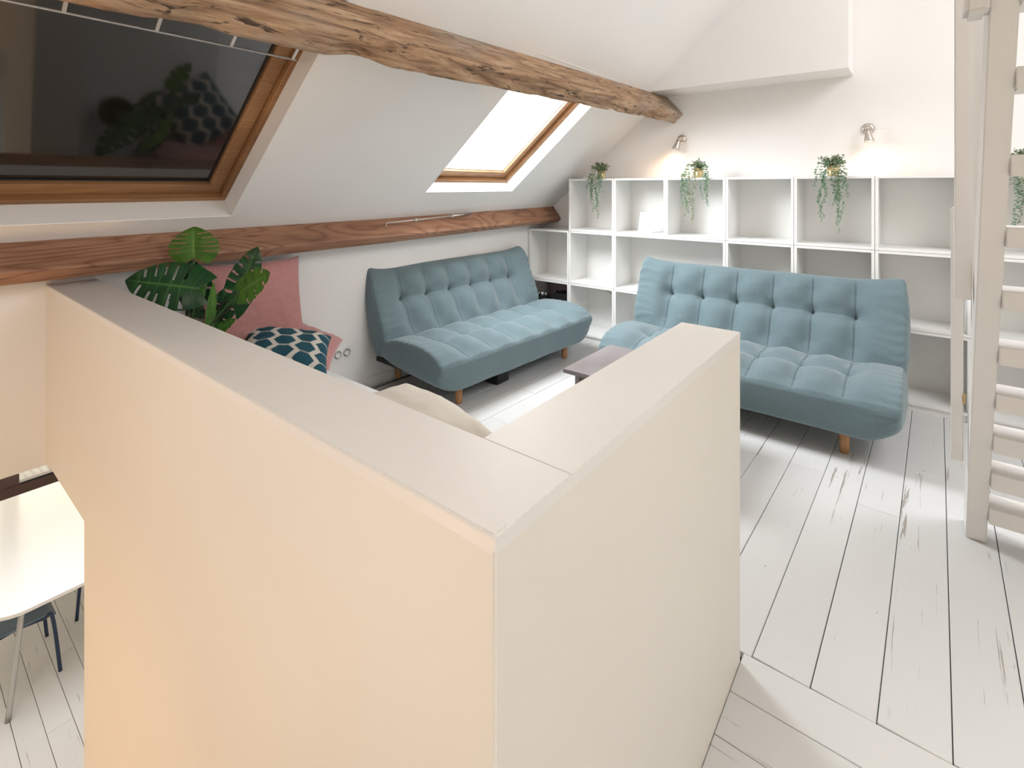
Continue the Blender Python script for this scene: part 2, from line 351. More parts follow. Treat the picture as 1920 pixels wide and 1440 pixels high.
# ---------------------------------------------------------------- timber beams
def beam(name,st,m,amp,seg,label,bevel_r=.012,notch=()):
    """st: list of (y, [4 corner (x,z)]) stations, linearly joined and roughened"""
    bm=B(); rings=[]; K=14
    y0,y1=st[0][0],st[-1][0]; n=max(2,int((y1-y0)/seg))
    for i in range(n+1):
        y=y0+(y1-y0)*i/n
        for (ya,ca),(yb,cb) in zip(st,st[1:]):
            if ya-1e-6<=y<=yb+1e-6: t=(y-ya)/(yb-ya); cs=[(a[0]*(1-t)+b[0]*t,a[1]*(1-t)+b[1]*t) for a,b in zip(ca,cb)]; break
        ring=[]; ctr=(sum(c[0] for c in cs)/4,sum(c[1] for c in cs)/4)
        for q in range(4):
            a,b=cs[q],cs[(q+1)%4]
            for j in range(K):
                t=j/K; x=a[0]*(1-t)+b[0]*t; z=a[1]*(1-t)+b[1]*t
                p=Vector((x,y,z)); d=Vector((x-ctr[0],0,z-ctr[1])).normalized()
                rough=amp*(1.8 if q==1 else .7)  # underside q==1 is the ragged face
                edge=min(t,1-t); 
                h=noise.noise(Vector((x*7,y*2.2,z*7)))*.4+noise.noise(Vector((x*30,y*8,z*30)))*.4+noise.noise(Vector((x*60,y*22,z*60)))*.25
                near_rag = (q==1) or (q==0 and t>.8) or (q==2 and t<.15)
                k_=rough*h-(bevel_r*(1-edge/.08) if edge<.08 else 0)
                if near_rag: k_-=amp*2.4*max(0,noise.noise(Vector((x*9+5,y*5.0,z*9)))-.12)*2
                ring.append(bm.verts.new(p+d*k_))
        rings.append(ring)
    L=len(rings[0])
    for a,b in zip(rings,rings[1:]):
        for j in range(L): bm.faces.new((a[j],a[(j+1)%L],b[(j+1)%L],b[j]))
    bm.faces.new(rings[0]); bm.faces.new(rings[-1][::-1]); bmesh.ops.recalc_face_normals(bm,faces=bm.faces)
    return obj(name,bm,m,smooth=True,label=label,cat='beam')
def sec(A,Bp,Cp): 
    D=(A[0]+Cp[0]-Bp[0]-.02,A[1]+Cp[1]-Bp[1]+.03)
    return [A,Bp,Cp,D]
b1=beam('timber_beam',[(-1.9,sec((-2.08,2.41),(-1.87,2.20),(-1.98,2.11))),(.2,sec((-2.05,2.435),(-1.85,2.222),(-1.955,2.137))),(1.306,sec((-2.034,2.452),(-1.835,2.235),(-1.94,2.15))),(4.80,sec((-1.985,2.53),(-1.79,2.325),(-1.89,2.235))),(4.968,sec((-1.975,2.535),(-1.778,2.319),(-1.874,2.225)))],M['old'],.009,.02,
     'rough old brown timber beam crossing under the white sloping ceiling',.007)
b2=beam('timber_beam',[(-1.9,sec((-3.36,1.335),(-3.215,1.21),(-3.26,1.135))),(2.5,sec((-3.345,1.345),(-3.208,1.212),(-3.25,1.152))),(4.965,sec((-3.315,1.372),(-3.205,1.23),(-3.245,1.19)))],M['pine'],.0012,.06,
     'smooth reddish pine beam running along the low wall beneath the ceiling',.006)
# ---------------------------------------------------------------- roof windows
def roof_window(name,X,Y,rev,mglass,wf=.05,ws=.075,dark=False):
    x0,x1=X; y0,y1=Y
    root=empty(name,P(x0,y0),kind='structure')
    c=math.cos(SA)
    def ring(nm,a,b,c0,d0,o0,o1,m,wx,wy,par):
        # four bars around the rectangle a..b (x along slope) c0..d0 (y), widths wx, wy
        for (xa,xb,ya,yb) in ((a,a+wx,c0,d0),(b-wx,b,c0,d0),(a+wx,b-wx,c0,c0+wy),(a+wx,b-wx,d0-wy,d0)):
            bm=slab_prism(B(),xa,xb,ya,yb,o0,o1); bmesh.ops.bevel(bm,geom=list(bm.edges),offset=.003,segments=1,affect='EDGES')
            obj(nm,bm,m,par)
    # lining: white reveal boards, frames and glass share one perpendicular shift sh
    def sh(o): return -math.sin(SA)*o
    ring('reveal',x0-.015*c,x1+.015*c,y0-.015,y1+.015,-.0015,rev+.01,M['wall'],.0165*c,.0165,root)
    ring('frame',x0,x1,y0,y1,rev,rev+.085,M['frame'],.03*c,.03,root)
    f=.032
    ring('sash',x0+f*c,x1-f*c,y0+f,y1-f,rev+.035,rev+.095,M['frame'],ws*c,ws,root)
    g=f+ws
    ring('seal',x0+g*c,x1-g*c,y0+g,y1-g,rev+.058,rev+.08,M['rubber'] if dark else M['white'],.008*c,.008,root)
    bm=slab_prism(B(),x0+g*c,x1-g*c,y0+g,y1-g,rev+.066,rev+.072); obj('pane',bm,mglass,root)
    return root
big=roof_window('window_1',bigX,bigY,.12,M['darkglass'],dark=True)
sm=roof_window('window_2',smX,smY,.11,M['glass'])
# bar with brackets across the top of the dark window
bm=tube(B(),[P(-2.335,-1.3,.03),P(-2.335,1.28,.03)],.0055,10); bar=empty('window_bar',P(-2.335,0,.03),label='thin pale metal bar on brackets across the dark roof window',cat='bar')
obj('rod',bm,M['chrome_rod'],bar,smooth=True)
for yy in (-.9,-.3,.16,.42,.70,.98,1.262):
    bm=B(); slab_prism(bm,-2.335,-2.275,yy-.006,yy+.006,.026,.034); slab_prism(bm,-2.283,-2.275,yy-.006,yy+.006,.026,.19); obj('bracket',bm,M['chrome_rod'],bar)
# thin pole clipped to the pine beam
pole=empty('window_pole',(-3.25,2.7,1.33),label='slim grey metal window pole clipped along the pine beam',cat='pole')
pa,pb=Vector((-3.262,2.53,1.312)),Vector((-3.262,3.22,1.335)); 
obj('rod',tube(B(),[pa,pb],.006,10),M['chrome_rod'],pole,smooth=True)
pc=Vector((-3.262,3.50,1.347))
obj('sleeve',tube(B(),[pb,pc],.0095,10),M['metal'],pole,smooth=True)
obj('hook',tube(B(),[pa,pa+Vector((0.004,-.012,-.006)),pa+Vector((.004,-.014,-.026)),pa+Vector((.004,0,-.033))],.004,8),M['metal'],pole,smooth=True)
for t in (.3,.75):
    p=pa.lerp(pc,t); obj('clip',bx(B(),p+Vector((-.03,-.012,-.013)),p+Vector((.011,.012,.013))),M['metal'],pole,bevel=.003)
# ---------------------------------------------------------------- cube shelves
cx=[-3.405,-2.872,-2.345,-1.812,-1.278,-.752,-.222,.308,.838,1.37]; cz=[.0,.576,1.13,1.683]; YF=4.6; YR=4.955
def cube(i,j,row,label,back=True,mback=None,plinth=False):
    x0,x1=cx[i]+.0012,cx[j]-.0012; z0,z1=cz[row]+.001,cz[row+1]-.001; t=.02
    if row==0: z0=0
    root=empty('cube_shelf',((x0+x1)/2,YR,z0),label=label,cat='shelf',group='white open cube shelves along the back wall')
    box('side_panel',(x0,YF,z0),(x0+t,YR,z1),M['shelf'],root,.0012); box('side_panel',(x1-t,YF,z0),(x1,YR,z1),M['shelf'],root,.0012)
    box('top_panel',(x0+t,YF,z1-t),(x1-t,YR,z1),M['shelf'],root,.0012)
    zb_=z0+(.045 if row==0 else 0)
    box('bottom_panel',(x0+t,YF,zb_),(x1-t,YR,zb_+t),M['shelf'],root,.0012)
    if row==0: box('plinth',(x0+t,YF+.012,z0),(x1-t,YF+.03,zb_),M['shelf'],root,.001)
    if back: box('back_panel',(x0+t,YR-.006,zb_+t),(x1-t,YR,z1-t),mback or M['shelf'],root,0)
    for zz in (z0+.06+(.04 if row==0 else 0),z1-.05):   # shelf-pin screw caps
        pass
    return root
ords=['first','second','third','fourth','fifth','sixth','seventh','eighth']
tops=['under the leftmost trailing plant','holding the small white card','under the trailing plant beside the left wall lamp','with bare shelf above, between the two middle plants','under the trailing plant left of the right wall lamp','directly under the right wall lamp','seen between the ladder rungs','beyond the ladder']
for n_,i in enumerate(range(1,9)): cube(i,i+1,2,'top-row open white cube shelf '+tops[n_])
cube(0,1,1,'low white cube shelf in the corner under the pine beam end')
cube(1,2,1,'middle-row white cube shelf, narrow, left of the wide opening')
cube(2,4,1,'wide white double shelf behind the left end of the right sofa')
mids=['middle-row white cube shelf right of the wide opening, above the sofa back','middle-row white cube shelf above the centre-right of the sofa back','middle-row white cube shelf above the right sofa corner, left of the ladder','middle-row white cube shelf crossed by the ladder','middle-row white cube shelf beyond the ladder']
for n_,i in enumerate(range(4,9)): cube(i,i+1,1,mids[n_])
cube(0,1,0,'bottom corner white cube shelf with mauve back holding black router',mback=M['pinkback'])
cube(1,2,0,'bottom white cube shelf with a cream cable looped behind')
bots=['bottom white cube shelf just behind the left end of the right sofa','bottom white cube shelf hidden behind the right sofa, second from its left','bottom white cube shelf hidden behind the middle of the right sofa','bottom white cube shelf hidden behind the right half of the sofa','bottom white cube shelf right of the sofa, beside the ladder foot','bottom white cube shelf crossed by the lower ladder rungs','bottom white cube shelf beyond the ladder']
for n_,i in enumerate(range(2,9)): cube(i,i+1,0,bots[n_])
# card on shelf
cd=empty('card_stand',(-2.13,4.72,cz[2]+.02),label='small blank white card leaning upright on the top shelf',cat='card')
z0=cz[2]+.021
hexa_p=lambda x0,x1,y0,z0,x2,x3,y1,z1,t:[(x0,y0,z0),(x1,y0,z0),(x1,y0+t,z0),(x0,y0+t,z0),(x2,y1,z1),(x3,y1,z1),(x3,y1+t,z1),(x2,y1+t,z1)]
obj('panel',hexa(B(),hexa_p(-2.115,-1.965,4.66,z0,-2.115,-1.965,4.715,z0+.195,.006)),M['white'],cd,bevel=.001)
obj('support_leg',hexa(B(),hexa_p(-2.055,-2.025,4.78,z0,-2.055,-2.025,4.712,z0+.15,.004)),M['white'],cd)
# router and cables in the corner cube
rt=empty('router',(-2.99,4.75,.07),label='black router box lying in the bottom corner shelf',cat='router')
box('housing',(-3.12,4.66,.36),(-2.90,4.86,.43),M['black'],rt,.01)
for xx in (-3.09,-2.93): box('antenna_stub',(xx-.008,4.7,.43),(xx+.008,4.72,.455),M['black'],rt,.002)
obj('stand',bx(B(),(-3.10,4.68,.066),(-2.92,4.84,.36)),M['black'],rt,bevel=.004)
pw=empty('plug_strip',(-3.25,4.70,.30),label='black and white plugs beside the router at sofa end',cat='plug')
obj('body',bx(B(),(-3.33,4.66,.066),(-3.2,4.74,.385)),M['black'],pw,bevel=.01)
for q in range(3): obj('plug',lathe(B(),[(0,0),(.014,0),(.016,.03),(0,.032)],(-3.31+.045*q,4.68,.384),(0,-.3,1),12),M['white' if q%2 else 'metal'],pw,smooth=True)
def curve_pts(ps,n=16):
    out=[]; ps=[Vector(p) for p in ps]; q=[ps[0]]+ps+[ps[-1]]
    for i in range(1,len(q)-2):
        for j in range(n):
            t=j/n; a,b,c_,d=q[i-1],q[i],q[i+1],q[i+2]
            out.append(.5*((2*b)+(c_-a)*t+(2*a-5*b+4*c_-d)*t*t+(3*b-a-3*c_+d)*t**3))
    out.append(q[-2]); return out
obj('cable',tube(B(),curve_pts([(-2.80,4.93,.555),(-2.69,4.92,.545),(-2.56,4.93,.46),(-2.44,4.92,.39),(-2.38,4.93,.38)],8),.006,8),M['cable'],smooth=True,label='cream cable drooping inside the bottom shelf beside the router',cat='cable')
obj('cable',tube(B(),curve_pts([(-2.76,4.93,.56),(-2.6,4.93,.52),(-2.46,4.93,.47),(-2.38,4.935,.455)],8),.003,8),M['white'],smooth=True,label='thin white cable above the cream cable inside the bottom shelf',cat='cable')
# ---------------------------------------------------------------- sofas
def resample(pts,n,closed=True):
    for _ in range(3):
        q=[]
        for i in range(len(pts)):
            a=Vector(pts[i]); b=Vector(pts[(i+1)%len(pts)]); q+= [a*.75+b*.25,a*.25+b*.75]
        pts=q
    L=[0]
    for i in range(len(pts)): L.append(L[-1]+(Vector(pts[(i+1)%len(pts)])-Vector(pts[i])).length)
    out=[]
    for k_ in range(n):
        s=L[-1]*k_/n; i=0
        while L[i+1]<s: i+=1
        t=(s-L[i])/(L[i+1]-L[i]); out.append(Vector(pts[i]).lerp(Vector(pts[(i+1)%len(pts)]),t))
    return out,L[-1]
def cushion(name,prof,L,seams,rows,tr,parent,m,rad=.07,ear=None,puff=.02,btn=.035,NU=420,NS=170,edge=None,rowseam=True,pinch=.3,endlow=None):
    """prof: closed (y,z) outline; seams: x of the cross seams; rows: arc positions of button rows; tr=(s0,s1) tufted arc range"""
    pp,per=resample([(a,b) for a,b in prof],NS)
    ctr=sum(pp,Vector((0,0)))/NS
    arc=lambda q: min(range(NS),key=lambda i:(pp[i]-Vector(q)).length)*per/NS
    rows=[arc(q) for q in rows]; tr=tuple(sorted(arc(q) for q in tr))
    edge=arc(edge) if edge else None
    area_=sum(pp[i].x*pp[(i+1)%NS].y-pp[(i+1)%NS].x*pp[i].y for i in range(NS)); sgn=1 if area_>0 else -1
    nr=[]
    for i in range(NS):
        t=(pp[(i+1)%NS]-pp[i-1]).normalized(); nr.append(Vector((t.y,-t.x))*sgn)
    ss=[per*i/NS for i in range(NS)]
    bm=B(); rings=[]
    us=[-L/2+L*i/NU for i in range(NU+1)]
    # denser near the ends
    for x in us:
        e=max(0,(abs(x)-(L/2-rad))/rad); k_=1-pinch*(1-math.sqrt(max(0,1-e*e)))
        dx=min(abs(x-s) for s in seams); ring=[]
        for i in range(NS):
            s=ss[i]; p=pp[i]; nn=nr[i]; inside=tr[0]<s<tr[1]
            d=0
            f=max(0,min(1,min(s-tr[0],tr[1]-s)/.10)) if inside else 0
            if inside:
                sx=1-math.exp(-(dx/.07)**2); dr=min(abs(s-r_) for r_ in rows); sr=1-math.exp(-(dr/.075)**2)
                outer=abs(x)>max(seams)
                if outer: sr=1-(1-sr)*math.exp(-((abs(x)-max(seams))/.07)**2)
                d+=puff*f*(sx*sr-.55)
                rr=math.hypot(dx,dr)
                d-=btn*f*(math.exp(-(rr/.045)**2)*.7+math.exp(-(rr/.015)**2)*.3)
                d-=.008*math.exp(-(dx/.006)**2)*min(1,f*3)
                if rowseam and not outer: d-=.006*math.exp(-(dr/.009)**2)
            if edge is not None: d-=.006*math.exp(-((s-edge)/.006)**2)
            # fine wrinkles toward the ends
            we=max(0,1-(L/2-abs(x))/.20); d+=.0045*we*math.sin(s*95+4*noise.noise(Vector((x*5,s*6,1))))*(.5+.5*noise.noise(Vector((x*3,s*4,7))))
            d+=.006*noise.noise(Vector((x*4,s*5,3)))
            q=ctr+(p-ctr)*k_+nn*d
            z=q.y; y=q.x
            if ear: 
                z0_,dz,dy=ear; wgt=max(0,min(1,(p.y-z0_)/.2)); ew=max(0,(abs(x)-.62*L/2)/(.38*L/2))**2.2; z+=dz*ew*wgt; y+=dy*ew*wgt
            if endlow:
                wgt=max(0,min(1,(endlow[0]-p.y)/.12)); ew=max(0,(abs(x)-(L/2-.22))/.22)**2.2; z+=endlow[1]*ew*wgt; y+=endlow[2]*ew*wgt
            ring.append(bm.verts.new((x,y,z)))
        rings.append(ring)
    for a,b in zip(rings,rings[1:]):
        for j in range(NS): bm.faces.new((a[j],a[(j+1)%NS],b[(j+1)%NS],b[j]))
    for ring,sg in ((rings[0],-1),(rings[-1],1)):
        c=sum((v.co for v in ring),Vector())/NS; prev=ring
        for q_ in (.93,.8,.6,.35,.12):
            cur=[bm.verts.new(c+(v.co-c)*q_+Vector((sg*.022*(1-q_**2.5),0,0))) for v in ring]
            for j in range(NS): bm.faces.new((prev[j],prev[(j+1)%NS],cur[(j+1)%NS],cur[j]))
            prev=cur
        bm.faces.new(prev)
    bmesh.ops.recalc_face_normals(bm,faces=bm.faces)
    return obj(name,bm,m,parent,smooth=True,local=True)
def make_sofa(loc,rz,label):
    L=1.88; root=empty('sofa',loc,rz,label=label,cat='sofa',group='tufted blue-grey sofa beds')
    sx=[-.665,-.40,-.133,.133,.40,.665]
    seat=[(.10,.14),(.40,.16),(.70,.19),(.80,.27),(.78,.37),(.66,.415),(.45,.447),(.22,.443),(.09,.415),(.01,.372),(-.002,.364),(-.008,.352),(-.01,.25),(.0,.17),(.03,.145)]
    cushion('seat',seat,L,sx,[(.36,.435)],[(.0,.36),(.68,.41)],root,M['blue'],rad=.035,puff=.045,btn=.035,pinch=.07,rowseam=True,edge=(.0,.362),endlow=(.33,.09,.03))
    back=[(.63,.36),(.70,.27),(.80,.26),(.86,.40),(.93,.62),(.985,.84),(.98,.92),(.925,.935),(.87,.89),(.79,.72),(.69,.50)]
    cushion('backrest',back,L+.02,sx,[(.765,.70)],[(.63,.40),(.90,.925)],root,M['blue'],rad=.05,puff=.048,btn=.058,pinch=.16,ear=(.74,.045,-.02))
    for sxn in (-.66,.66):
        for y in (.13,.88):
            bm=lathe(B(),[(0,0),(.018,0),(.024,.006),(.027,.03),(.029,.19),(0,.19)],(sxn,y,0),n=20); obj('leg',bm,M['leg'],root,smooth=True,local=True)
    bm=B()
    for y in (.12,.86): bx(bm,(-.86,y-.02,.19),(.86,y+.02,.225))
    for x in (-.86,-.02,.82): bx(bm,(x,.12,.19),(x+.04,1.0,.225))
    bx(bm,(-.86,.96,.19),(.86,1.0,.225))
    obj('frame',bm,M['black'],root,local=True,bevel=.003)
    return root
sofa=make_sofa((-.985,3.50,0),0,'tufted blue-grey sofa bed in front of the white cube shelves')
def copy_tree(o,parent=None):
    c=o.copy(); C.objects.link(c); c.parent=parent
    for ch in list(o.children): copy_tree(ch,c)
    return c
s2=copy_tree(sofa); s2.location=(-2.46,3.34,0); s2.rotation_euler=(0,0,R(86.5)); s2['label']='tufted blue-grey sofa bed against the low wall beneath the pine beam'
# dark box under the left sofa
bxr=empty('storage_box',(-2.75,3.0,0),label='black box pushed under the left sofa',cat='box')
box('body',(-2.80,3.12,0.0),(-2.62,3.27,.11),M['black'],bxr,.006); box('lid',(-2.81,3.11,.11),(-2.61,3.28,.122),M['black'],bxr,.003)
# ---------------------------------------------------------------- coffee table
ct=empty('coffee_table',(-1.3,3.0,0),label='low grey-topped coffee table between the two sofas',cat='table')
box('tabletop',(-1.735,2.71,.425),(-.98,3.34,.45),M['greytop'],ct,.002)
for x0,x1 in ((-1.69,-1.66),(-1.05,-1.02)):
    box('side_board',(x0,2.78,0),(x1,3.27,.425),M['greytop'],ct,.002)
box('stretcher',(-1.66,3.0,.30),(-1.05,3.03,.40),M['leg'],ct,.002)
# ---------------------------------------------------------------- bed and cushions
bed=empty('daybed',(-2.4,1.22,0),label='low white daybed behind the half wall',cat='bed')
box('base',(-3.38,.76,.04),(-1.40,1.70,.30),M['mattress'],bed,.01); box('mattress',(-3.385,.755,.30),(-1.39,1.712,.50),M['mattress'],bed,.02)
for x in (-3.3,-1.5):
    for y in (.82,1.62): obj('foot',lathe(B(),[(0,0),(.025,0),(.03,.05),(0,.05)],(x,y,0),n=12),M['leg'],bed,smooth=True)
def pillow(name,w,h,t,loc,rot,m,label,seed=0,n=40,hexp=False,pin=.07,wr=.012,droop=0):
    bm=B(); grid={}; 
    lay=bm.verts.layers.float_color.new('hexcol') if hexp else None
    for side in (1,-1):
        for i in range(n+1):
            for j in range(n+1):
                u=-1+2*i/n; v=-1+2*j/n
                if side==-1 and (i in(0,n) or j in(0,n)): grid[(side,i,j)]=grid[(1,i,j)]; continue
                x=u*(1-pin*(1-v*v)*abs(u)**2)*w/2; y=v*(1-pin*(1-u*u)*abs(v)**2)*h/2
                th=t/2*((1-u**4)*(1-v**4))**.5*(.75+.25*(1-u*u)*(1-v*v))
                nz=noise.noise(Vector((u*2.2+seed,v*2.2,side)))*wr+noise.noise(Vector((u*5+seed,v*5,side*2)))*wr*.35
                ed=min(1-abs(u),1-abs(v)); crease=.006*math.sin(26*(u if abs(v)>abs(u) else v)+seed)*max(0,1-ed/.3)*min(1,ed/.05)
                q=bm.verts.new((x,y,side*th+(nz+crease)*min(1,ed*4)-droop*max(abs(u),abs(v))**3*(.5+.5*abs(u*v))))
                grid[(side,i,j)]=q
                if lay: q[lay]=(*hexcol(x,y,side),1)
    for side in (1,-1):
        for i in range(n):
            for j in range(n):
                f=[grid[(side,i,j)],grid[(side,i+1,j)],grid[(side,i+1,j+1)],grid[(side,i,j+1)]]
                bm.faces.new(f if side==1 else f[::-1])
    o=obj(name,bm,m,smooth=True,label=label,cat='pillow'); o.location=loc; o.rotation_euler=rot; return o
TEAL=(.012,.085,.125); CRM=(.74,.70,.63); DK=(.03,.05,.07)
def hexcol(x,y,side):
    if side<0: return CRM
    a=.060; rr=a*math.sqrt(3)/2; X=(x+.02)/1.32; best=9; bb=None
    col=round(X/(1.5*a))
    for c in (col-1,col,col+1):
        off=rr if c%2 else 0
        row=round((y-off)/(2*rr))
        dx=abs(X-c*1.5*a); dy=abs(y-(row*2*rr+off)); d2=(dx*.8660+dy*.5)/rr; d1=dy/rr
        if max(d1,d2)<best: best=max(d1,d2); bb=(d1,d2)
    d1,d2=bb
    if d2>.78: return CRM
    if d1>.965: return DK
    if d1>.90: return CRM
    return TEAL
def euler_from(nrm,up,roll=0):
    nrm=Vector(nrm).normalized(); up=Vector(up); x=up.cross(nrm).normalized(); y=nrm.cross(x)
    return Matrix((x,y,nrm)).transposed().to_euler()
pillow('pink_pillow',.66,.62,.13,(-3.255,1.50,.83),euler_from((1,.05,.22),(0,.03,1)),M['pink'],'large dusty pink velvet pillow propped against the low wall',1)
pillow('patterned_pillow',.50,.47,.19,(-2.93,1.53,.605),euler_from((.30,.02,.94),(-.85,.60,.30)),M['hex'],'teal and cream hexagon-patterned pillow lying before the pink pillow',2,n=150,hexp=True)
pillow('small_pink_pillow',.40,.38,.12,(-3.13,1.78,.555),euler_from((.5,.1,.85),(-.7,.7,.2)),M['pink'],'small pink pillow mostly hidden beneath the patterned pillow',5)
pillow('cream_pillow',.72,.54,.22,(-1.70,1.40,.585),(R(0),R(0),R(-6)),M['beige'],'plump cream pillow on the daybed end near the wall corner',3,wr=.014,droop=.075)
# ---------------------------------------------------------------- wall socket
so=empty('wall_socket',(KX,2.22,.33),label='double white wall socket on the low wall beside the left sofa',cat='socket')
box('plate',(KX,2.14,.288),(KX+.008,2.296,.372),M['white'],so,.003)
for yy in (2.18,2.257):
    rg_=obj('socket_ring',lathe(B(),[(.020,0),(.031,0),(.031,.004),(.027,.004),(.022,.001)],(KX+.008,yy,.33),(1,0,0),20),M['metal'],so,smooth=True)
    obj('pin',tube(B(),[(KX+.006,yy,.342),(KX+.02,yy,.342)],.003,8),M['metal'],rg_)
# ---------------------------------------------------------------- monstera plant
def leaf(base,tip,wid,nrm,m,root,slits=6,fold=.12,droop=.06,seed=0,cut=.42):
    base=Vector(base); tip=Vector(tip); ax=(tip-base); L=ax.length; ax.normalize()
    nrm=Vector(nrm); nrm=(nrm-ax*nrm.dot(ax)).normalized(); sd=ax.cross(nrm)
    NT,NR=90,14; bm=B(); lay=bm.verts.layers.float.new('vein'); rg=random.Random(seed)
    sl={}
    for s_ in (-1,1): sl[s_]=[(.16+.68*(k_+.5+rg.uniform(-.15,.15))/slits, rg.uniform(cut-.16,cut+.06), rg.uniform(.012,.019)) for k_ in range(slits)]
    def pos(t,r,s_):
        # t along midrib 0..1 (plus heart lobes behind base), r 0..1 outwards
        wd=wid*(math.sin(PI*min(1,(t*.93+.07))**.72))**.75
        back=-.20*L*(1-t)**3*r
        fwd=.22*L*r**1.3*(1-t*.85)*(t*1.0)
        a=t*L+back+fwd*.9; a=min(a,L*1.0) if r<.01 else a
        o=wd*r; h=fold*o*1.0*(1-.6*r)+(-droop*L*(t**2))-.10*wd*r*r+.0025*math.sin(t*30+seed)*r
        return base+ax*a+sd*(s_*o)+nrm*h
    for s_ in (-1,1):
        g_={}
        for i in range(NT+1):
            for j in range(NR+1):
                t=i/NT; r=j/NR; v=bm.verts.new(pos(t,r,s_))
                vv=0
                if j==0: vv=.85
                for k_ in range(slits+1):
                    tc=.10+.74*(k_)/slits
                    if abs(t-tc)<.008: vv=max(vv,.45*(1-r*.7))
                v[lay]=vv; g_[i,j]=v
        for i in range(NT):
            for j in range(NR):
                t=(i+.5)/NT; r=(j+.5)/NR
                if any(abs(t-c)<wd_*(.6+.6*r) and r>r0 and (r<.93 or k_%2) for k_,(c,r0,wd_) in enumerate(sl[s_])): continue
                f=[g_[i,j],g_[i+1,j],g_[i+1,j+1],g_[i,j+1]]; bm.faces.new(f if s_>0 else f[::-1])
    bmesh.ops.remove_doubles(bm,verts=bm.verts,dist=.0004)
    bmesh.ops.delete(bm,geom=[v for v in bm.verts if not v.link_faces],context='VERTS')
    return obj('leaf',bm,m,root,smooth=True)
PD=2.72
plant=empty('monstera_plant',(-2.98,1.02,.5),label='green monstera plant with split leaves in front of the pink pillow',cat='plant')
cv=Vector((math.sin(YAW),-math.cos(YAW),.12))  # towards the viewer
up=Vector((0,0,1)); rt_=Vector((math.cos(YAW),math.sin(YAW),0))
potc=Vector((-2.985,1.02,.5))
mpot=obj('pot',lathe(B(),[(0,0),(.085,0),(.10,.02),(.115,.16),(.118,.17),(.108,.17),(.103,.15),(0,.15)],potc,n=28),M['pot'],plant,smooth=True)
obj('soil',lathe(B(),[(0,.152),(.102,.152)],potc,n=28),M['soil'],mpot)
hub=potc+Vector((0,0,.15))
LV=[ # base px, tip px, depth, half width (m), normal, material, slits
 ((372,541),(232,523),PD-.05,.128,cv+up*.35,'leafdark',5,.05,1),
 ((364,484),(360,427),PD+.02,.150,cv*.6+up*.45-rt_*.1,'leaflight',5,.25,2),
 ((437,572),(480,466),PD+.03,.092,cv-rt_*.05,'leafdark',5,.15,3),
 ((450,548),(503,512),PD-.06,.085,cv+up*.5,'leaflight',3,.2,4),
 ((392,612),(402,532),PD-.04,.030,cv*.4+rt_,'leaflight',0,.5,5),
 ((352,556),(380,597),PD-.03,.070,cv-rt_*.6+up*.2,'leafdark',2,.3,6),
 ((428,556),(402,618),PD+.04,.065,cv+rt_*.3,'leafdark',2,.3,7),
 ((365,560),(358,490),PD+.10,.095,cv+rt_*.2,'leafdark',3,.2,8),
 ((372,560),(380,500),PD+.06,.035,cv*.5+rt_*.8,'leaflight',0,.4,9),
 ((400,625),(440,598),PD-.05,.035,cv+up*.6,'leaflight',0,.3,10),
]
for (b_,t_,d_,wd,nn,mm,sl_,fo,sd_) in LV:
    bp=at(*b_,d_); tp=at(*t_,d_-.05 if sd_ in (1,4) else d_)
    leaf(bp,tp,wd,nn,M[mm],plant,slits=max(1,sl_),fold=fo,seed=sd_,droop=.10 if sd_ in (1,2) else .04,cut=.40 if sl_ else 2)
    mid=hub.lerp(bp,.55)+Vector((0,0,.04)); obj('stem',tube(B(),curve_pts([hub+Vector((random.Random(sd_).uniform(-.03,.03),random.Random(sd_+9).uniform(-.03,.03),0)),mid,bp],8),[.006]*16+[.0035],8),M['darkstem' if sd_ in (3,6,7) else 'stem'],plant,smooth=True)
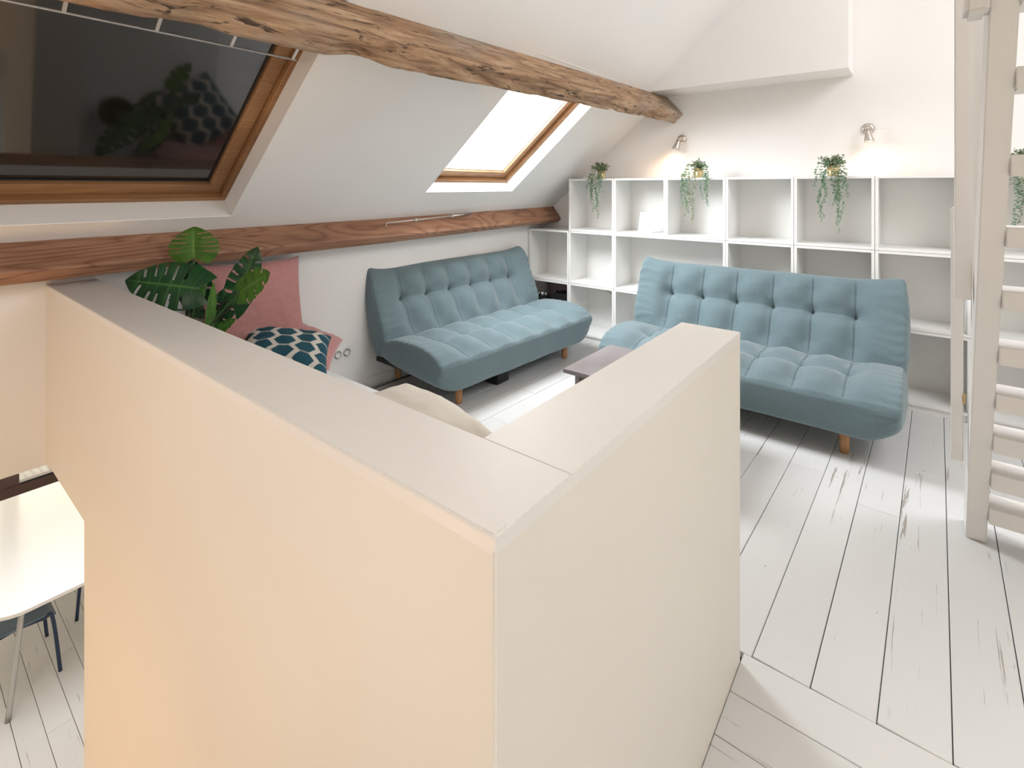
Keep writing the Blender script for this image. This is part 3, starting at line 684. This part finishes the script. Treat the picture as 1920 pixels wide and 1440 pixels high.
# ---------------------------------------------------------------- trailing plants on the shelf top
def small_leaf(bm,p,d,sz,rg):
    d=d.normalized(); s=d.orthogonal().normalized(); s.rotate(Matrix.Rotation(rg.uniform(0,6.28),3,d))
    n=d.cross(s)*sz*.15
    a=bm.verts.new(p); b=bm.verts.new(p+d*sz*.5+s*sz*.38+n); c_=bm.verts.new(p+d*sz+n*.3); e=bm.verts.new(p+d*sz*.5-s*sz*.38+n); bm.faces.new((a,b,c_,e))
def trailing(px,py,y,strands,label,pot_r=.045,pot_h=.085,seed=0,bushy=1.0):
    s,c=math.sin(YAW),math.cos(YAW); l=(px-960)/FPX; t=y/(c+s*l); X=(-s+c*l)*t; z=cz[3]; rg=random.Random(seed)
    root=empty('trailing_plant',(X,y,z),label=label,cat='plant',group='trailing plants in gold pots on the shelf top')
    p0=Vector((X,y,z))
    tp=obj('pot',lathe(B(),[(0,0),(pot_r*.78,0),(pot_r*.8,.004),(pot_r,pot_h),(pot_r*.94,pot_h),(pot_r*.9,pot_h-.012),(0,pot_h-.012)],p0,n=24),M['gold'],root,smooth=True)
    obj('soil',lathe(B(),[(0,pot_h-.01),(pot_r*.9,pot_h-.01)],p0,n=20),M['soil'],tp)
    # crown of short sprigs
    bm=B(); tops=p0+Vector((0,0,pot_h))
    for _ in range(int(44*bushy)):
        a=rg.uniform(0,2*PI); rr=rg.uniform(.01,.075)*bushy; h=rg.uniform(.0,.075)
        q=tops+Vector((math.cos(a)*rr,math.sin(a)*rr*.8,h)); tube(bm,[tops+Vector((math.cos(a)*.01,math.sin(a)*.01,-.01)),(tops+q)/2+Vector((0,0,.012)),q],.001,4,False)
        for k_ in range(5):
            w_=q.lerp(tops,k_*.16); small_leaf(bm,w_,Vector((rg.uniform(-1,1),rg.uniform(-1,1),rg.uniform(-.3,1))),rg.uniform(.018,.030),rg)
    obj('crown',bm,M['trail'],root,kind='stuff')
    for (dx,ln,dens) in strands:
        bm=B(); e=Vector((X+dx,4.585-rg.uniform(0,.02),z+.015)); st=tops+Vector((dx*.25,-.01,.0))
        pts=[st,tops+Vector((dx*.7,-.05,.035)),Vector((X+dx,4.61,z+.05)),e]
        x_=e.x; zz=e.z; ph=rg.uniform(0,6)
        while zz>z-ln:
            zz-=.03; x_+=rg.uniform(-.009,.009); pts.append(Vector((x_+.008*math.sin(zz*22+ph),4.57+.006*math.sin(zz*17+ph),zz)))
        pts=curve_pts(pts,3); tube(bm,pts,.0011,4,False)
        n_=len(pts)
        for i in range(2,n_):
            tfrac=i/n_; 
            for _ in range(2 if rg.random()<dens else 1):
                if rg.random()>dens+.25 : continue
                d=Vector((rg.choice((-1,1))*rg.uniform(.5,1),rg.uniform(-.9,.3),rg.uniform(-.7,.4)))
                small_leaf(bm,pts[i],d,rg.uniform(.015,.024)*(1-.35*tfrac),rg)
        obj('vine',bm,M['trail2' if rg.random()<.6 else 'trail'],root,kind='stuff')
trailing(1128,322,4.68,[(-.09,.10,.9),(-.075,.24,.9),(-.05,.18,.9),(-.03,.14,.8),(.0,.30,.9),(.02,.26,.8),(.035,.40,.8),(-.06,.33,.6),(.06,.12,.7)],'leftmost trailing plant in a gold pot, above the sloping ceiling corner',seed=11,bushy=1.3)
trailing(1310,322,4.68,[(-.11,.12,.9),(-.10,.24,.9),(-.085,.40,.6),(-.07,.30,.9),(-.045,.22,.9),(-.02,.35,.6),(-.0,.38,.5),(.09,.14,.9),(.10,.20,.9),(.11,.25,.5),(.075,.10,.9),(.08,.17,.5)],'trailing plant in a gold pot right of the left wall lamp',seed=12,bushy=.8)
trailing(1562,322,4.68,[(-.10,.06,.8),(-.07,.18,.9),(-.045,.30,.9),(-.035,.34,.8),(.015,.22,.9),(.03,.18,.9),(.04,.30,.7),(.06,.37,.8),(.075,.42,.6),(.09,.16,.9),(.05,.12,.9)],'trailing plant in a gold pot left of the right wall lamp',seed=13,bushy=1.25)
trailing(1921,322,4.68,[(-.09,.05,.9),(-.055,.22,.9),(-.045,.36,.9),(-.02,.30,.8),(.03,.3,.8),(.06,.2,.8)],'trailing plant in a gold pot seen behind the ladder',seed=14,bushy=1.3)
# ---------------------------------------------------------------- wall lamps
def wall_lamp(x,z,aim,label,watt):
    root=empty('wall_lamp',(x,YB,z),label=label,cat='lamp',group='small metal wall spot lamps')
    obj('wall_plate',lathe(B(),[(0,.022),(.030,.021),(.042,.014),(.046,0),(0,0)],(x,YB,z),(0,-1,0),28),M['nickel'],root,smooth=True)
    j=Vector((x,YB-.085,z-.004)); obj('arm',tube(B(),[(x,YB-.015,z),j],.009,12),M['nickel'],root,smooth=True)
    obj('knuckle',lathe(B(),[(0,-.016),(.012,-.012),(.014,0),(.012,.012),(0,.016)],j,(1,0,0),16),M['nickel'],root,smooth=True)
    a=Vector(aim).normalized(); c0=j+a*.008
    shade=obj('lamp_shade',lathe(B(),[(0,0),(.014,.0),(.017,.02),(.024,.045),(.034,.085),(.037,.10),(.034,.10),(.030,.08),(.021,.045),(.0,.03)],c0,a,28),M['nickel'],root,smooth=True)
    obj('bulb',lathe(B(),[(0,.040),(.020,.045),(.029,.082),(.024,.094),(0,.098)],c0,a,20),M['bulb'],shade,smooth=True)
    l=bpy.data.lights.new('spot_beam','SPOT'); l.energy=watt; l.color=(1,.60,.32); l.spot_size=R(140); l.spot_blend=.9; l.shadow_soft_size=.06
    o=bpy.data.objects.new('spot_beam',l); C.objects.link(o); o.parent=root; o.location=c0+a*.115-root.location
    o.rotation_euler=(a+Vector((0,.12,0))).to_track_quat('-Z','Y').to_euler()
wall_lamp(-1.79,2.07,(-.32,-.05,-1),'small metal wall spot lamp near the beam end',5)
wall_lamp(-.285,2.065,(.14,-.12,-1),'small metal wall spot lamp at the right, near the ladder',4)
# ---------------------------------------------------------------- ladder
lad=empty('ladder_stair',(.5,3.1,0),label='steep white painted ladder stair at the right edge',cat='ladder')
def yl(z): return 3.10-.42*z
def stringer(x0,x1):
    bm=B(); z1=3.3; dpt=.15
    return hexa(bm,[(x0,yl(0),0),(x1,yl(0),0),(x1,yl(0)+dpt,0),(x0,yl(0)+dpt,0),(x0,yl(z1),z1),(x1,yl(z1),z1),(x1,yl(z1)+dpt,z1),(x0,yl(z1)+dpt,z1)])
obj('stringer',stringer(.188,.258),M['ladder'],lad,bevel=.004)
obj('stringer',stringer(.90,.97),M['ladder'],lad,bevel=.004)
for zt in (2.50,2.235,1.985,1.708,1.456,1.215,.985,.775,.575,.388,.20):
    y=yl(zt)+.006
    bm=bx(B(),(.2585,y,zt-.072),(.905,y+.145,zt)); obj('tread',bm,M['ladder'],lad,bevel=.003)
# upright rail boards beside the left stringer
hexp=lambda x0,x1,y0,y1,z0,z1:[(x0,y0,z0),(x1,y0,z0),(x1,y1,z0),(x0,y1,z0),(x0,y0,z1),(x1,y0,z1),(x1,y1,z1),(x0,y1,z1)]
obj('rail_post',bx(B(),(.131,2.70,1.15),(.183,2.74,3.4)),M['ladder'],lad,bevel=.003)
rp=obj('rail_post',bx(B(),(.131,2.95,.40),(.172,2.985,1.51)),M['ladder'],lad,bevel=.004)
obj('hanging_board',bx(B(),(.166,2.99,1.15),(.262,3.02,3.6)),M['ladder'],lad,bevel=.002)
obj('cross_block',bx(B(),(.126,2.12,2.14),(.186,2.24,2.9)),M['ladder'],lad,bevel=.012)
obj('hinge',bx(B(),(.171,2.945,.655),(.178,2.955,.70)),M['brass'],rp,bevel=.001)
# ---------------------------------------------------------------- dining table and chairs below
dt=empty('dining_table',(-5.4,.9,ZL),label='white dining table with rounded corners on the floor below',cat='table')
def rounded_slab(x0,x1,y0,y1,r,z0,z1,n=10):
    bm=B(); pts=[]
    for cx_,cy_,a0 in ((x1-r,y1-r,0),(x0+r,y1-r,PI/2),(x0+r,y0+r,PI),(x1-r,y0+r,1.5*PI)):
        for i in range(n+1): a=a0+PI/2*i/n; pts.append((cx_+r*math.cos(a),cy_+r*math.sin(a)))
    lo=[bm.verts.new((x,y,z0)) for x,y in pts]; hi=[bm.verts.new((x,y,z1)) for x,y in pts]
    bm.faces.new(hi); bm.faces.new(lo[::-1])
    for i in range(len(pts)): j=(i+1)%len(pts); bm.faces.new((lo[i],lo[j],hi[j],hi[i]))
    return bm
ZT=-1.2
obj('tabletop',rounded_slab(-6.37,-4.60,.43,1.5,.22,ZT-.022,ZT),M['tabletop'],dt)
for x,y,fx,fy in ((-4.70,.62,-4.67,.555),(-4.70,1.38,-4.67,1.44),(-6.25,.55,-6.28,.5),(-6.25,1.38,-6.28,1.44)):
    obj('leg',tube(B(),curve_pts([(x-.10 if x>-5 else x+.1,y,ZT-.03),(x-.02 if x>-5 else x+.02,y,ZT-.045),(x,y,ZT-.10),(fx,fy,ZL)],6),.017,12),M['metal'],dt,smooth=True)
def chair(loc,rz,label):
    """facing +y locally"""
    root=empty('dining_chair',loc,rz,label=label,cat='chair',group='navy-legged chairs at the dining table')
    bm=B(); n=12; g_=[]
    for i in range(n+1):
        row=[]
        for j in range(n+1):
            u=-1+2*i/n; v=-1+2*j/n; x=u*.21; y=v*.21; z=.45-.012*(1-u*u)*1+(.02*max(0,v-.6)*-1.2)-(.03*max(0,v-.75)**1*2); row.append(bm.verts.new((x,y,z)))
        g_.append(row)
    for i in range(n):
        for j in range(n): bm.faces.new((g_[i][j],g_[i+1][j],g_[i+1][j+1],g_[i][j+1]))
    r_=bmesh.ops.extrude_face_region(bm,geom=list(bm.faces)); bmesh.ops.translate(bm,vec=(0,0,-.012),verts=[v for v in r_['geom'] if isinstance(v,bmesh.types.BMVert)])
    bmesh.ops.recalc_face_normals(bm,faces=bm.faces); obj('seat',bm,M['seatblue'],root,smooth=True,local=True)
    for s_ in (-1,1):
        for f_,yy,fy in (('front',.19,.23),('rear',-.19,-.25)):
            obj('leg',tube(B(),curve_pts([(s_*.17,0,.425),(s_*.205,yy*.75,.425),(s_*.212,yy,.405),(s_*.23,fy,.0)],6),.012,10),M['navy'],root,smooth=True,local=True)
    bm=tube(B(),curve_pts([(-.205,-.10,.425),(-.205,-.22,.44),(-.19,-.26,.60),(-.18,-.29,.80),(0,-.30,.83),(.18,-.29,.80),(.19,-.26,.60),(.205,-.22,.44),(.205,-.10,.425)],6),.011,10); obj('back_frame',bm,M['navy'],root,smooth=True,local=True)
    bm=bx(B(),(-.17,-.29,.60),(.17,-.278,.80)); obj('backrest',bm,M['seatblue'],root,local=True,bevel=.004)
    return root
chair((-5.09,.62,ZL),R(0),'navy-legged chair tucked under the near table side, blue-grey seat showing')
chair((-5.55,1.26,ZL),R(180),'navy-legged chair further under the white table, only its legs showing')
